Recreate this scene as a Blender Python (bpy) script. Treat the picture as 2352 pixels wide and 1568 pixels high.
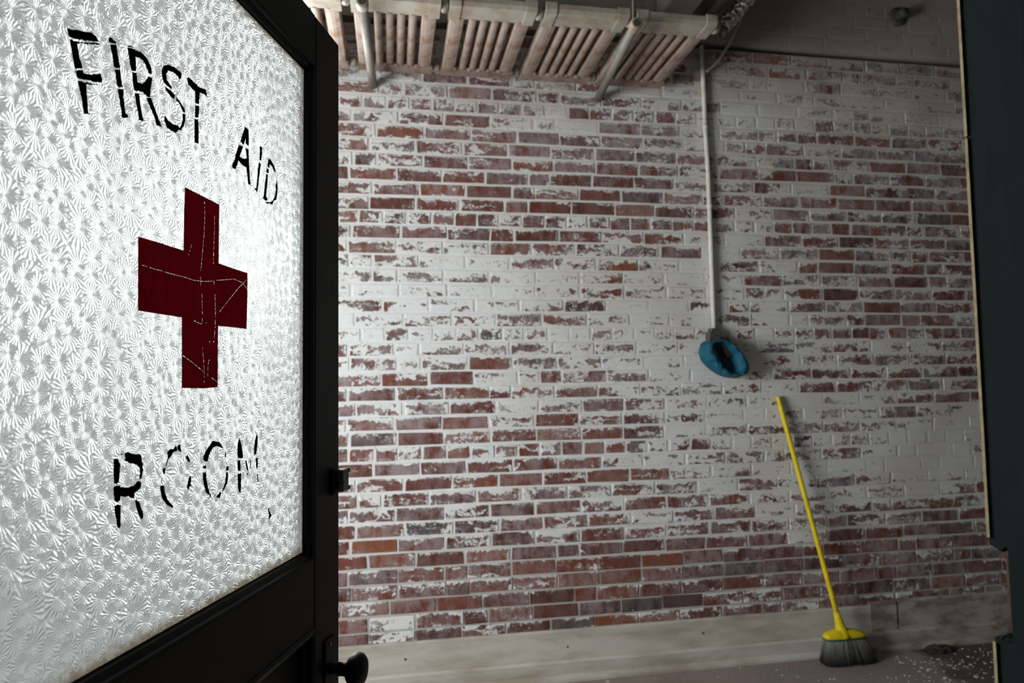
import bpy, bmesh, math, random
from mathutils import Vector, Matrix, noise
from mathutils.geometry import delaunay_2d_cdt

for o in list(bpy.data.objects): bpy.data.objects.remove(o)
S = bpy.context.scene
COL = S.collection
random.seed(7)

# ------------------------------------------------------------------ camera
CAM_H = 1.445
YAW, PITCH, ROLL = (math.radians(a) for a in (9.98, 3.45, -0.87))
FPX, IW, IH = 1568.0, 2352, 1568
Fv = Vector((math.sin(YAW)*math.cos(PITCH), math.cos(YAW)*math.cos(PITCH), math.sin(PITCH)))
R0 = Vector((math.cos(YAW), -math.sin(YAW), 0)); U0 = R0.cross(Fv)
Rv = R0*math.cos(ROLL) + U0*math.sin(ROLL)
Uv = U0*math.cos(ROLL) - R0*math.sin(ROLL)
cam = bpy.data.cameras.new('camera'); cam_o = bpy.data.objects.new('camera', cam); COL.objects.link(cam_o)
cam.sensor_width = 36; cam.lens = 24.0; cam.clip_start = 0.02
m = Matrix((Rv, Uv, -Fv)).transposed().to_4x4(); m.translation = (0, 0, CAM_H)
cam_o.matrix_world = m
cam.dof.use_dof = True; cam.dof.focus_distance = 0.90; cam.dof.aperture_fstop = 8.5
S.camera = cam_o

# ------------------------------------------------------------------ daylight
LX = -2.1                                              # left end wall
WIN_Y0, WIN_Y1, WIN_Z0, WIN_Z1 = 0.60, 2.30, 0.90, 2.20     # window in the left end wall
W2_X0, W2_X1, W2_Z0, W2_Z1 = -1.75, -0.46, 1.15, 3.15     # window in the brick wall, behind the open door
world = bpy.data.worlds.new('overcast_sky'); S.world = world; world.use_nodes = True
bg = world.node_tree.nodes['Background']
bg.inputs['Color'].default_value = (0.94, 0.965, 1.0, 1); bg.inputs['Strength'].default_value = 28.0
def portal(loc, direction, sx, sy):
    pl = bpy.data.lights.new('window_daylight', 'AREA'); pl.shape = 'RECTANGLE'
    pl.size = sx; pl.size_y = sy; pl.cycles.is_portal = True
    plo = bpy.data.objects.new('window_daylight', pl); COL.objects.link(plo)
    plo.location = loc; plo.rotation_euler = Vector(direction).to_track_quat('-Z', 'Z').to_euler()
portal((LX-.15, (WIN_Y0+WIN_Y1)/2, (WIN_Z0+WIN_Z1)/2), (1, 0, 0), WIN_Y1-WIN_Y0, WIN_Z1-WIN_Z0)
portal(((W2_X0+W2_X1)/2, 3.356+.20, (W2_Z0+W2_Z1)/2), (0, -1, 0), W2_X1-W2_X0, W2_Z1-W2_Z0)
S.cycles.max_bounces = 6; S.cycles.diffuse_bounces = 3; S.cycles.glossy_bounces = 2; S.cycles.transmission_bounces = 5
S.cycles.transparent_max_bounces = 6; S.cycles.caustics_reflective = False; S.cycles.caustics_refractive = True
S.view_settings.view_transform = 'Standard'; S.view_settings.look = 'None'
S.view_settings.gamma = 1; S.view_settings.use_curve_mapping = False
S.view_settings.exposure = 0.0

# ------------------------------------------------------------------ helpers
def tag(o, label=None, cat=None, group=None, kind=None):
    if label: o['label'] = label
    if cat: o['category'] = cat
    if group: o['group'] = group
    if kind: o['kind'] = kind
    return o
def empty(name, loc=(0, 0, 0), rz=0, label=None, cat=None, group=None, kind=None):
    o = bpy.data.objects.new(name, None); COL.objects.link(o); o.empty_display_size = .05
    o.location = loc; o.rotation_euler = (0, 0, rz)
    return tag(o, label, cat, group, kind)
def obj(name, bm, mat, parent=None, smooth=False, **k):
    me = bpy.data.meshes.new(name)
    if isinstance(bm, bmesh.types.BMesh):
        bmesh.ops.recalc_face_normals(bm, faces=bm.faces[:]); bm.to_mesh(me); bm.free()
    else: me.from_pydata(*bm)
    for mm in (mat if isinstance(mat, (list, tuple)) else [mat]): me.materials.append(mm)
    if smooth:
        for p in me.polygons: p.use_smooth = True
    o = bpy.data.objects.new(name, me); COL.objects.link(o); o.parent = parent
    return tag(o, **k)
def B(): return bmesh.new()
def box(bm, x0, x1, y0, y1, z0, z1, bev=0.0, seg=1):
    r = bmesh.ops.create_cube(bm, size=1)
    for v in r['verts']:
        v.co = Vector((x0+(x1-x0)*(v.co.x+.5), y0+(y1-y0)*(v.co.y+.5), z0+(z1-z0)*(v.co.z+.5)))
    if bev:
        es = list({e for v in r['verts'] for e in v.link_edges})
        bmesh.ops.bevel(bm, geom=es, offset=bev, segments=seg, affect='EDGES', profile=.6)
    return bm
def tube(bm, pts, rad, n=16, cap=True, fn=None):
    """swept tube along points; rad number or list; fn(i, ang) extra radius factor"""
    pts = [Vector(p) for p in pts]; N = len(pts)
    rs = rad if isinstance(rad, (list, tuple)) else [rad]*N
    t0 = (pts[1]-pts[0]).normalized()
    a = t0.orthogonal().normalized(); rings = []
    for i, p in enumerate(pts):
        t = (pts[min(i+1, N-1)]-pts[max(i-1, 0)]).normalized()
        a = (a - t*a.dot(t)).normalized(); b = t.cross(a)
        rings.append([bm.verts.new(p + (a*math.cos(k*2*math.pi/n)+b*math.sin(k*2*math.pi/n))*rs[i]*(fn(i, k*2*math.pi/n) if fn else 1)) for k in range(n)])
    for i in range(N-1):
        for k in range(n):
            bm.faces.new((rings[i][k], rings[i][(k+1) % n], rings[i+1][(k+1) % n], rings[i+1][k]))
    if cap:
        bm.faces.new(rings[0][::-1]); bm.faces.new(rings[-1])
    return bm
def prism(bm, prof, axis, a0, a1):
    """profile of (p,q) pairs swept along axis 'x','y' or 'z'"""
    def mk(p, q, t): return {'x': (t, p, q), 'y': (p, t, q), 'z': (p, q, t)}[axis]
    A = [bm.verts.new(mk(p, q, a0)) for p, q in prof]; Z = [bm.verts.new(mk(p, q, a1)) for p, q in prof]
    n = len(prof)
    for i in range(n): bm.faces.new((A[i], A[(i+1) % n], Z[(i+1) % n], Z[i]))
    bm.faces.new(A[::-1]); bm.faces.new(Z)
    return bm
def lathe(bm, prof, n=24, axis='y', c=(0, 0, 0)):
    """prof of (radius, height along axis)"""
    rings = []
    for r, hgt in prof:
        ring = []
        for k in range(n):
            a = k*2*math.pi/n; p, q = r*math.cos(a), r*math.sin(a)
            v = {'y': (p, hgt, q), 'z': (p, q, hgt), 'x': (hgt, p, q)}[axis]
            ring.append(bm.verts.new(Vector(v)+Vector(c)))
        rings.append(ring)
    for i in range(len(rings)-1):
        for k in range(n): bm.faces.new((rings[i][k], rings[i][(k+1) % n], rings[i+1][(k+1) % n], rings[i+1][k]))
    bm.faces.new(rings[0]); bm.faces.new(rings[-1])
    return bm
def spline(pts, n=8):
    P = [Vector(p) for p in pts]; P = [P[0]*2-P[1]]+P+[P[-1]*2-P[-2]]; out = []
    for i in range(1, len(P)-2):
        for k in range(n):
            t = k/n; a, b, c, d = P[i-1:i+3]
            out.append(.5*((2*b)+(c-a)*t+(2*a-5*b+4*c-d)*t*t+(3*b-a-3*c+d)*t**3))
    return out+[P[-2]]

# ------------------------------------------------------------------ material helpers
class N:
    """tiny node-graph builder"""
    def __init__(s, name):
        s.m = bpy.data.materials.new(name); s.m.use_nodes = True; s.t = s.m.node_tree; s.t.nodes.clear()
        s.out = s.t.nodes.new('ShaderNodeOutputMaterial')
    def n(s, typ, ins=None, **props):
        nd = s.t.nodes.new(typ)
        for k, v in props.items(): setattr(nd, k, v)
        for k, v in (ins or {}).items(): s.set(nd.inputs[k], v)
        return nd
    def set(s, sock, v):
        if isinstance(v, bpy.types.NodeSocket): s.t.links.new(v, sock)
        elif isinstance(v, bpy.types.Node): s.t.links.new(v.outputs[0], sock)
        else: sock.default_value = v
    def math(s, op, a, b=0.0, c=0.0, clamp=False):
        return s.n('ShaderNodeMath', {0: a, 1: b, 2: c}, operation=op, use_clamp=clamp).outputs[0]
    def vmath(s, op, a, b=(0, 0, 0)):
        return s.n('ShaderNodeVectorMath', {0: a, 1: b}, operation=op).outputs[0]
    def noise(s, vec, scale, detail=4, rough=.55, dim='3D', dist=0):
        return s.n('ShaderNodeTexNoise', {'Vector': vec, 'Scale': scale, 'Detail': detail, 'Roughness': rough, 'Distortion': dist}, noise_dimensions=dim).outputs[0]
    def mix(s, f, a, b, typ='MIX'):
        nd = s.n('ShaderNodeMix', data_type='RGBA', blend_type=typ)
        s.set(nd.inputs[0], f); s.set(nd.inputs[6], a); s.set(nd.inputs[7], b)
        return nd.outputs[2]
    def step(s, v, lo, hi):
        return s.n('ShaderNodeMapRange', {'Value': v, 'From Min': lo, 'From Max': hi, 'To Min': 0.0, 'To Max': 1.0}, interpolation_type='SMOOTHSTEP').outputs[0]
    def bump(s, hgt, strength=.5, dist=.01, normal=None):
        d = {'Height': hgt, 'Strength': strength, 'Distance': dist}
        if normal: d['Normal'] = normal
        return s.n('ShaderNodeBump', d).outputs[0]
    def pos(s): return s.n('ShaderNodeNewGeometry').outputs['Position']
    def objc(s): return s.n('ShaderNodeTexCoord').outputs['Object']
    def bsdf(s, col, rough=.6, metal=0.0, normal=None, spec=.3, **extra):
        d = {'Base Color': col, 'Roughness': rough, 'Metallic': metal, 'Specular IOR Level': spec}
        if normal: d['Normal'] = normal
        d.update(extra)
        p = s.n('ShaderNodeBsdfPrincipled', d)
        s.t.links.new(p.outputs[0], s.out.inputs[0]); return p
def c4(r, g, b): return (r, g, b, 1)
def worn(name, col, col2, scale=8, amt=.5, rough=.6, metal=0.0, bumps=.2, spec=.3, stretch=(1, 1, 1)):
    g = N(name); v = g.vmath('MULTIPLY', g.objc(), stretch)
    n1 = g.noise(v, scale, 6, .65); n2 = g.noise(v, scale*7, 3, .6)
    f = g.math('MULTIPLY', g.step(n1, .4, .68), amt*2, clamp=True)
    c = g.mix(f, c4(*col), c4(*col2)); g.bsdf(c, rough, metal, g.bump(g.math('ADD', n1, g.math('MULTIPLY', n2, .3)), bumps, .004), spec)
    return g.m

# brick: attribute 'pw' = (random, paint amount, haze)
def brick_mat():
    g = N('painted_brick'); P = g.pos()
    at = g.n('ShaderNodeAttribute', attribute_name='pw'); sep = g.n('ShaderNodeSeparateColor', {0: at.outputs['Color']})
    rnd, pnt, hz = sep.outputs[0], sep.outputs[1], sep.outputs[2]
    off = g.n('ShaderNodeCombineXYZ', {0: g.math('MULTIPLY', rnd, 3.0), 1: 0.0, 2: g.math('MULTIPLY', rnd, 1.7)}).outputs[0]
    Pb = g.vmath('ADD', P, off)
    ramp = g.n('ShaderNodeValToRGB', {0: rnd}); cr = ramp.color_ramp; cr.interpolation = 'LINEAR'
    cols = [(0, (.08, .04, .035)), (.05, (.10, .028, .017)), (.3, (.138, .036, .019)), (.6, (.178, .044, .022)), (.85, (.215, .058, .025)), (.96, (.26, .08, .03)), (1, (.06, .055, .06))]
    for i, (p, c) in enumerate(cols):
        e = cr.elements[i] if i < 2 else cr.elements.new(p)
        e.position = p; e.color = c4(*c)
    grain = g.noise(P, 90, 4, .7)
    col = g.mix(g.math('MULTIPLY', grain, .55), ramp.outputs[0], g.mix(1.0, ramp.outputs[0], c4(.45, .42, .42), 'MULTIPLY'))
    # thin chalky wash, streaky
    w1 = g.noise(g.vmath('MULTIPLY', Pb, (30, 30, 9)), 1, 4, .65)
    w2 = g.noise(Pb, 14, 5, .7)
    wash = g.math('MULTIPLY', g.step(g.math('ADD', g.math('MULTIPLY', w1, .45), g.math('MULTIPLY', w2, .55)), .36, .62), g.math('MULTIPLY', hz, .85), clamp=True)
    col = g.mix(wash, col, c4(.47, .41, .425))
    # flaking paint: flakes elongated along the course, creeping in from the joints
    lc = g.n('ShaderNodeAttribute', attribute_name='lc'); ls = g.n('ShaderNodeSeparateColor', {0: lc.outputs['Color']})
    ex = g.math('SUBTRACT', ls.outputs[2], g.math('ABSOLUTE', ls.outputs[0])); ez = g.math('SUBTRACT', lc.outputs['Alpha'], g.math('ABSOLUTE', ls.outputs[1]))
    edge = g.math('SUBTRACT', 1.0, g.step(g.math('MINIMUM', ex, ez), .0, .011))
    q = g.vmath('MULTIPLY', P, (8.5, 8.5, 27))
    qd = g.vmath('ADD', q, g.vmath('MULTIPLY', g.n('ShaderNodeTexNoise', {'Vector': P, 'Scale': 22.0, 'Detail': 4.0}).outputs[1], (2.4, 0, 2.4)))
    n1 = g.noise(qd, 1.0, 5, .62); n2 = g.noise(P, 75, 4, .7)
    pn = g.math('ADD', n1, g.math('MULTIPLY', g.math('SUBTRACT', n2, .5), .34))
    pn = g.math('ADD', pn, g.math('MULTIPLY', edge, .13))
    pv = g.math('ADD', pn, g.math('MULTIPLY', g.math('SUBTRACT', pnt, .5), .50))
    mask = g.step(pv, .50, .54)
    thin = g.math('MULTIPLY', g.step(g.math('ADD', pv, g.math('MULTIPLY', g.math('SUBTRACT', w1, .5), .25)), .41, .50), g.math('MULTIPLY_ADD', hz, .5, .25))
    col = g.mix(thin, col, c4(.34, .285, .285))     # worn-thin paint around the flakes
    pcol = paint_colour(g, P)
    col = g.mix(mask, col, pcol)
    hgt = g.math('ADD', g.math('MULTIPLY', mask, .6), g.math('ADD', g.math('MULTIPLY', grain, .35), g.math('MULTIPLY', w2, .5)))
    g.bsdf(col, .75, 0, g.bump(hgt, .7, .004), .25)
    return g.m
def paint_colour(g, P):
    a = g.noise(P, 2.2, 4, .6); b = g.noise(P, 23, 4, .65)
    sx = g.n('ShaderNodeSeparateXYZ', {0: P})
    # old cream paint survives towards the far end and along the top of the wall
    far = g.math('ADD', g.math('MULTIPLY', sx.outputs[0], .16), g.math('MULTIPLY', g.math('SUBTRACT', sx.outputs[2], 2.0), .18))
    f = g.math('ADD', g.math('MULTIPLY', g.step(a, .42, .66), .35), far, clamp=True)
    c = g.mix(f, c4(.80, .79, .775), c4(.62, .555, .47))
    c = g.mix(g.math('MULTIPLY', g.step(b, .52, .72), .35), c, c4(.55, .52, .48))
    top_dark = g.step(g.math('ADD', sx.outputs[2], g.math('MULTIPLY', a, .5)), 3.0, 3.6)   # paint gets darker towards the top of the wall
    return g.mix(g.math('MULTIPLY', top_dark, .7), c, c4(.25, .21, .175))
def mortar_mat():
    g = N('painted_mortar'); P = g.pos()
    c = paint_colour(g, P)
    sx = g.n('ShaderNodeSeparateXYZ', {0: P})
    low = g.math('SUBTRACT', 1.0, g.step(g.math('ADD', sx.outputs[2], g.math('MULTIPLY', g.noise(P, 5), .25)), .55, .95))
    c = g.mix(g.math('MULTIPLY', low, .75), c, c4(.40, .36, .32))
    n = g.noise(P, 60, 5, .7); n2 = g.noise(g.vmath('MULTIPLY', P, (12, 12, 30)), 1, 4, .6)
    spots = g.step(g.noise(P, 45, 3, .6), .66, .72)
    c = g.mix(g.math('MULTIPLY', spots, .6), c, c4(.22, .14, .11))
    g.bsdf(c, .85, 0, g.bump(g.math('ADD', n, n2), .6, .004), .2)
    return g.m
M = {}
M['brick'] = brick_mat(); M['mortar'] = mortar_mat()
M['plaster'] = worn('plaster_wall', (.20, .21, .20), (.14, .14, .13), 3, .5, .9)
M['darkroom'] = worn('dark_painted_wall', (.06, .075, .075), (.045, .05, .05), 3, .5, .8)
M['ceil'] = worn('old_ceiling', (.16, .14, .12), (.10, .085, .07), 3, .5, .9)
M['black_paint'] = worn('dark_door_paint', (.0050, .0056, .0054), (.003, .0034, .0032), 14, .5, .5, bumps=.12, spec=.2, stretch=(1, 1, .25))
M['green'] = worn('dark_green_paint', (.010, .0165, .0165), (.005, .007, .008), 18, .35, .85, bumps=.2, spec=.06, stretch=(1, 1, .3))
M['barewood'] = worn('bare_edge_wood', (.42, .32, .17), (.25, .16, .08), 40, .5, .8)
M['splinter'] = worn('broken_wood', (.10, .05, .027), (.04, .025, .02), 60, .5, .9, bumps=.8)
M['board'] = worn('cream_baseboard', (.60, .56, .50), (.38, .31, .24), 6, .45, .65, stretch=(.4, 1, 1.6))
M['board2'] = worn('scuffed_baseboard', (.46, .42, .36), (.24, .18, .14), 11, .6, .75, stretch=(.5, 1, 1.4))
M['rad'] = worn('rusty_radiator_paint', (.30, .235, .20), (.19, .095, .05), 14, .5, .55, bumps=.35)
M['header'] = worn('radiator_header_paint', (.33, .30, .255), (.21, .14, .085), 9, .4, .36, bumps=.2, spec=.5)
M['pipe'] = worn('grey_pipe', (.24, .215, .195), (.17, .14, .12), 16, .4, .5, bumps=.2)
M['conduit'] = worn('white_conduit', (.72, .69, .63), (.55, .48, .40), 14, .35, .5)
M['steel'] = worn('grey_fitting', (.11, .105, .095), (.05, .045, .04), 50, .5, .6, .2)
M['yellow'] = worn('yellow_plastic', (.80, .60, .015), (.62, .44, .012), 9, .4, .4, bumps=.05)
M['teal_trim'] = worn('green_trim', (.01, .12, .09), (.01, .07, .06), 20, .3, .5)
M['knob'] = worn('black_knob', (.010, .009, .009), (.02, .014, .013), 30, .3, .55, bumps=.1, spec=.2)
M['latch'] = worn('worn_latch_metal', (.16, .15, .125), (.05, .045, .04), 60, .5, .45, .7)
M['brass'] = worn('brass_bolt', (.40, .33, .18), (.2, .15, .08), 60, .4, .4, .8)
M['cable'] = worn('beige_cable', (.50, .45, .36), (.36, .3, .24), 20, .3, .6)
M['flake'] = worn('paint_flake', (.72, .70, .70), (.5, .45, .42), 20, .3, .7)
M['dirt'] = worn('dark_debris_bore_shade', (.035, .03, .028), (.08, .065, .055), 40, .5, .95, bumps=1)
def foil_mat():
    g = N('crinkled_foil'); P = g.objc()
    v = g.n('ShaderNodeTexVoronoi', {'Vector': P, 'Scale': 38.0}).outputs[0]
    g.bsdf(c4(.70, .68, .64), .28, 1.0, g.bump(g.math('ADD', v, g.noise(P, 30)), .9, .02)); return g.m
M['foil'] = foil_mat()
def cloth_mat():
    g = N('blue_plastic_cloth'); P = g.objc()
    n1 = g.noise(g.vmath('MULTIPLY', P, (38, 38, 16)), 1, 4, .6); n2 = g.noise(P, 160, 2)
    c = g.mix(g.step(n1, .35, .7), c4(.006, .075, .125), c4(.010, .12, .19))
    g.bsdf(c, .55, 0, g.bump(g.math('ADD', n1, g.math('MULTIPLY', n2, .1)), 1.0, .022), .3); return g.m
M['cloth'] = cloth_mat()
def bristle_mat():
    g = N('grey_bristle'); at = g.n('ShaderNodeAttribute', attribute_name='bc')
    g.bsdf(at.outputs['Color'], .8, 0, None, .2); return g.m
M['bristle'] = bristle_mat()
def floor_mat():
    g = N('worn_floor'); P = g.pos()
    a = g.noise(P, 2.6, 5, .65); b = g.noise(P, 40, 5, .7)
    c = g.mix(g.step(a, .35, .7), c4(.34, .27, .245), c4(.26, .215, .19))
    c = g.mix(g.math('MULTIPLY', g.step(b, .5, .75), .55), c, c4(.16, .125, .11))
    # dark scuffed patch by the far doorway
    sx = g.n('ShaderNodeSeparateXYZ', {0: P})
    d = g.math('ADD', sx.outputs[0], g.math('MULTIPLY', g.noise(P, 4, 4, .6), .7))
    c = g.mix(g.math('MULTIPLY', g.step(d, 2.93, 3.12), .8), c, c4(.045, .04, .045))
    spk = g.step(g.noise(P, 70, 2, .5), .70, .73)
    c = g.mix(g.math('MULTIPLY', spk, .7), c, c4(.6, .56, .54))
    g.bsdf(c, .7, 0, g.bump(b, .4, .004), .3); return g.m
M['floor'] = floor_mat()
def clear_mat():
    g = N('clear_glass'); tr = g.n('ShaderNodeBsdfTransparent', {0: c4(.95, .97, .96)})
    gl = g.n('ShaderNodeBsdfGlossy', {'Roughness': .02})
    mx = g.n('ShaderNodeMixShader', {0: .04, 1: tr.outputs[0], 2: gl.outputs[0]})
    g.t.links.new(mx.outputs[0], g.out.inputs[0]); return g.m
M['clear'] = clear_mat()
def star_layer(g, uv, scale, spokes, seed):
    v = g.vmath('ADD', g.vmath('MULTIPLY', uv, (scale, scale, 0)), (seed, seed*.7, 0))
    vo = g.n('ShaderNodeTexVoronoi', {'Vector': v, 'Scale': 1.0, 'Randomness': .9}, voronoi_dimensions='2D')
    d = g.vmath('SUBTRACT', v, vo.outputs['Position'])
    sp = g.n('ShaderNodeSeparateXYZ', {0: d}); r = vo.outputs['Distance']
    ang = g.math('ARCTAN2', sp.outputs[1], sp.outputs[0])
    rn = g.n('ShaderNodeSeparateColor', {0: vo.outputs['Color']})
    ph = g.math('MULTIPLY_ADD', ang, spokes, g.math('MULTIPLY', rn.outputs[0], 30.0))
    wob = g.math('MULTIPLY', g.noise(v, 2.0, 1, .5), 2.2)
    s1 = g.math('SINE', g.math('ADD', ph, wob))
    s1 = g.math('ADD', s1, g.math('MULTIPLY', g.math('MULTIPLY', s1, s1), -.35))       # flutes broader than the grooves between them
    env = g.math('MULTIPLY', r, g.math('SUBTRACT', 1.25, r))
    ribs = g.math('MULTIPLY', s1, g.math('MULTIPLY', env, .16))
    cone = g.math('MULTIPLY', g.math('MINIMUM', r, .5), -.50)
    return g.math('DIVIDE', g.math('ADD', ribs, cone), scale)
def star_glass_mat():
    g = N('star_patterned_glass'); uv = g.n('ShaderNodeSeparateXYZ', {0: g.objc()})
    u2 = g.n('ShaderNodeCombineXYZ', {0: uv.outputs[0], 1: uv.outputs[2], 2: 0.0}).outputs[0]
    uw = g.vmath('ADD', u2, g.vmath('MULTIPLY', g.vmath('SUBTRACT', g.n('ShaderNodeTexNoise', {'Vector': u2, 'Scale': 60.0, 'Detail': 1.0}).outputs[1], (.5, .5, .5)), (.004, .004, 0)))
    h1 = star_layer(g, uw, 54, 19.0, 3.1); h2 = star_layer(g, uw, 122, 12.0, 9.7)
    h = g.math('ADD', h1, g.math('MULTIPLY', h2, .6))
    h = g.math('ADD', h, g.math('MULTIPLY', g.noise(u2, 420, 2, .5), .0006))
    nb = g.bump(h, 1.0, 4.0)
    tl = g.n('ShaderNodeBsdfTranslucent', {'Color': c4(.185, .182, .178), 'Normal': nb})
    rf = g.n('ShaderNodeBsdfRefraction', {'Color': c4(.60, .595, .585), 'Roughness': .12, 'IOR': 1.25, 'Normal': nb})
    gl = g.n('ShaderNodeBsdfGlossy', {'Roughness': .2, 'Normal': nb})
    mx = g.n('ShaderNodeMixShader', {0: .125, 1: tl.outputs[0], 2: rf.outputs[0]})
    m2 = g.n('ShaderNodeMixShader', {0: .06, 1: mx.outputs[0], 2: gl.outputs[0]})
    # grime caught along the putty line
    X, Z = uv.outputs[0], uv.outputs[2]
    e = g.math('MINIMUM', g.math('SUBTRACT', Z, 1.192), g.math('SUBTRACT', 1.947, Z))
    e = g.math('MINIMUM', e, g.math('MULTIPLY', g.math('SUBTRACT', .669, X), 2.2))
    e = g.math('ADD', e, g.math('MULTIPLY', g.math('SUBTRACT', g.noise(u2, 90, 4, .7), .5), .022))
    gm = g.math('SUBTRACT', 1.0, g.step(e, .0, .015))
    dirt = g.n('ShaderNodeBsdfTranslucent', {'Color': c4(.040, .026, .013)})
    m3 = g.n('ShaderNodeMixShader', {0: g.math('MULTIPLY', gm, .85), 1: m2.outputs[0], 2: dirt.outputs[0]})
    g.t.links.new(m3.outputs[0], g.out.inputs[0]); return g.m
M['star'] = star_glass_mat()
def film_mat(name, diff, trans, f):
    g = N(name); n1 = g.noise(g.vmath('MULTIPLY', g.objc(), (160, 1, 6)), 1, 3, .6)
    a = g.n('ShaderNodeBsdfDiffuse', {'Color': c4(*diff)})
    t = g.n('ShaderNodeBsdfTranslucent', {'Color': g.mix(g.step(n1, .3, .75), c4(*trans), c4(*[x*.7 for x in trans]))})
    mx = g.n('ShaderNodeMixShader', {0: f, 1: a.outputs[0], 2: t.outputs[0]})
    g.t.links.new(mx.outputs[0], g.out.inputs[0]); return g.m
M['ink'] = film_mat('black_sign_paint', (.008, .008, .01), (.002, .002, .003), .1)
M['red'] = film_mat('red_sign_paint', (.07, .004, .007), (.115, .002, .005), .6)

# ================================================================== the room
WALL_Y = 3.356          # brick faces
CEIL = 3.78
RX = 4.3                # right end
DW0, DW1 = 0.30, 0.455  # doorway wall
OPX0, OPX1 = -0.345, 0.444
struct = dict(kind='structure')
b = B(); box(b, LX-.2, RX+.15, -2.2, WALL_Y+.24, -.08, 0)
obj('floor', b, M['floor'], label='worn pinkish grey floor with paint specks and a dark scuffed patch', cat='floor', **struct)
b = B(); box(b, LX-.2, RX+.15, -2.2, WALL_Y+.24, CEIL, CEIL+.1)
obj('ceiling', b, M['ceil'], label='dim old ceiling above the brick wall', cat='ceiling', **struct)
b = B()
for y0, y1, z0, z1 in ((DW1, WIN_Y0, 0, CEIL), (WIN_Y1, WALL_Y, 0, CEIL), (WIN_Y0, WIN_Y1, 0, WIN_Z0), (WIN_Y0, WIN_Y1, WIN_Z1, CEIL)):
    box(b, LX-.2, LX, y0, y1, z0, z1)
obj('wall_left', b, M['plaster'], label='pale plaster end wall holding the window behind the open door', cat='wall', **struct)
b = B(); box(b, RX, RX+.15, DW1, WALL_Y+.1, 0, CEIL)
obj('wall_right', b, M['plaster'], label='plaster wall closing the far right end of the room', cat='wall', **struct)
b = B()
box(b, LX-.2, OPX0-.03, DW0, DW1, 0, CEIL); box(b, OPX1+.03, RX+.15, DW0, DW1, 0, CEIL); box(b, OPX0-.03, OPX1+.03, DW0, DW1, 2.085, CEIL)
obj('wall_front', b, M['darkroom'], label='dark wall with the doorway the camera looks through', cat='wall', **struct)
b = B()
box(b, LX-.2, LX-.1, -2.1, DW0, 0, CEIL); box(b, RX, RX+.1, -2.1, DW0, 0, CEIL); box(b, LX-.2, RX+.1, -2.2, -2.1, 0, CEIL)
obj('wall_rear', b, M['darkroom'], label='dark walls of the unlit room behind the doorway', cat='wall', **struct)

# windows: local x along the width, y through the wall, z up from the sill
M['sash'] = worn('white_sash_paint', (.62, .60, .56), (.45, .42, .37), 12, .4, .5)
def window(name, loc, rz, w, hh, label):
    win = empty(name, loc, rz, label=label, cat='window', **struct); hw = w/2
    def wpart(nm, mat, *bx):
        bb_ = B()
        for q_ in bx: box(bb_, *q_)
        obj(nm, bb_, mat, win)
    wpart('window_frame', M['sash'], (-hw, -hw+.04, -.04, .04, 0, hh), (hw-.04, hw, -.04, .04, 0, hh), (-hw+.04, hw-.04, -.04, .04, hh-.04, hh))
    wpart('window_sill', M['sash'], (-hw+.04, hw-.04, -.09, .04, 0, .03))
    wpart('mullion', M['sash'], (-.016, .016, -.025, .025, .03, hh-.04))
    wpart('meeting_rail', M['sash'], (-hw+.04, -.016, -.022, .022, hh/2-.018, hh/2+.018), (.016, hw-.04, -.022, .022, hh/2-.018, hh/2+.018))
    for xa, xb in ((-hw+.04, -.016), (.016, hw-.04)):
        for za, zb in ((.03, hh/2-.018), (hh/2+.018, hh-.04)): wpart('window_pane', M['clear'], (xa, xb, -.003, .003, za, zb))
window('window_1', (LX-.1, (WIN_Y0+WIN_Y1)/2, WIN_Z0), math.pi/2, WIN_Y1-WIN_Y0, WIN_Z1-WIN_Z0, 'wide daylight window in the left end wall, hidden by the door')
window('window_2', ((W2_X0+W2_X1)/2, WALL_Y+.13, W2_Z0), 0, W2_X1-W2_X0, W2_Z1-W2_Z0, 'tall daylight window in the brick wall shining through the door glass')

# ---------------------------------------------------------------- brick wall
SLOT0, SLOT1 = 3.233, 3.267
wb = B()
MY = WALL_Y+.0015
for x0_, x1_, z0_, z1_ in ((LX-.2, W2_X0, 0, SLOT0), (W2_X1, RX+.15, 0, SLOT0), (W2_X0, W2_X1, 0, W2_Z0), (W2_X0, W2_X1, W2_Z1, SLOT0)):
    box(wb, x0_, x1_, MY, WALL_Y+.24, z0_, z1_)
box(wb, LX-.2, RX+.15, WALL_Y-.003, WALL_Y+.24, SLOT1, CEIL)
box(wb, LX-.2, RX+.15, WALL_Y+.10, WALL_Y+.24, SLOT0, SLOT1)
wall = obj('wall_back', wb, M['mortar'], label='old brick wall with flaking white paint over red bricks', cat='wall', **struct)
BLOBS = [(.35, 1.84, 1.1, .28, .20), (1.55, 1.62, .5, .42, .20), (2.05, 1.25, .4, .45, .15), (2.95, 1.02, .30, .16, .75), (2.35, .95, .35, .25, .12),
         (.25, 1.02, .8, .30, -.16), (.5, 2.36, .9, .22, -.20), (2.8, 2.25, .6, .5, -.13), (2.6, 2.98, .9, .2, .32), (1.72, 2.6, .18, .6, .12),
         (2.7, 1.75, .5, .25, -.05), (0, .55, 9, .20, -.12)]
def smooth(a, lo, hi):
    t = max(0, min(1, (a-lo)/(hi-lo))); return t*t*(3-2*t)
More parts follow.
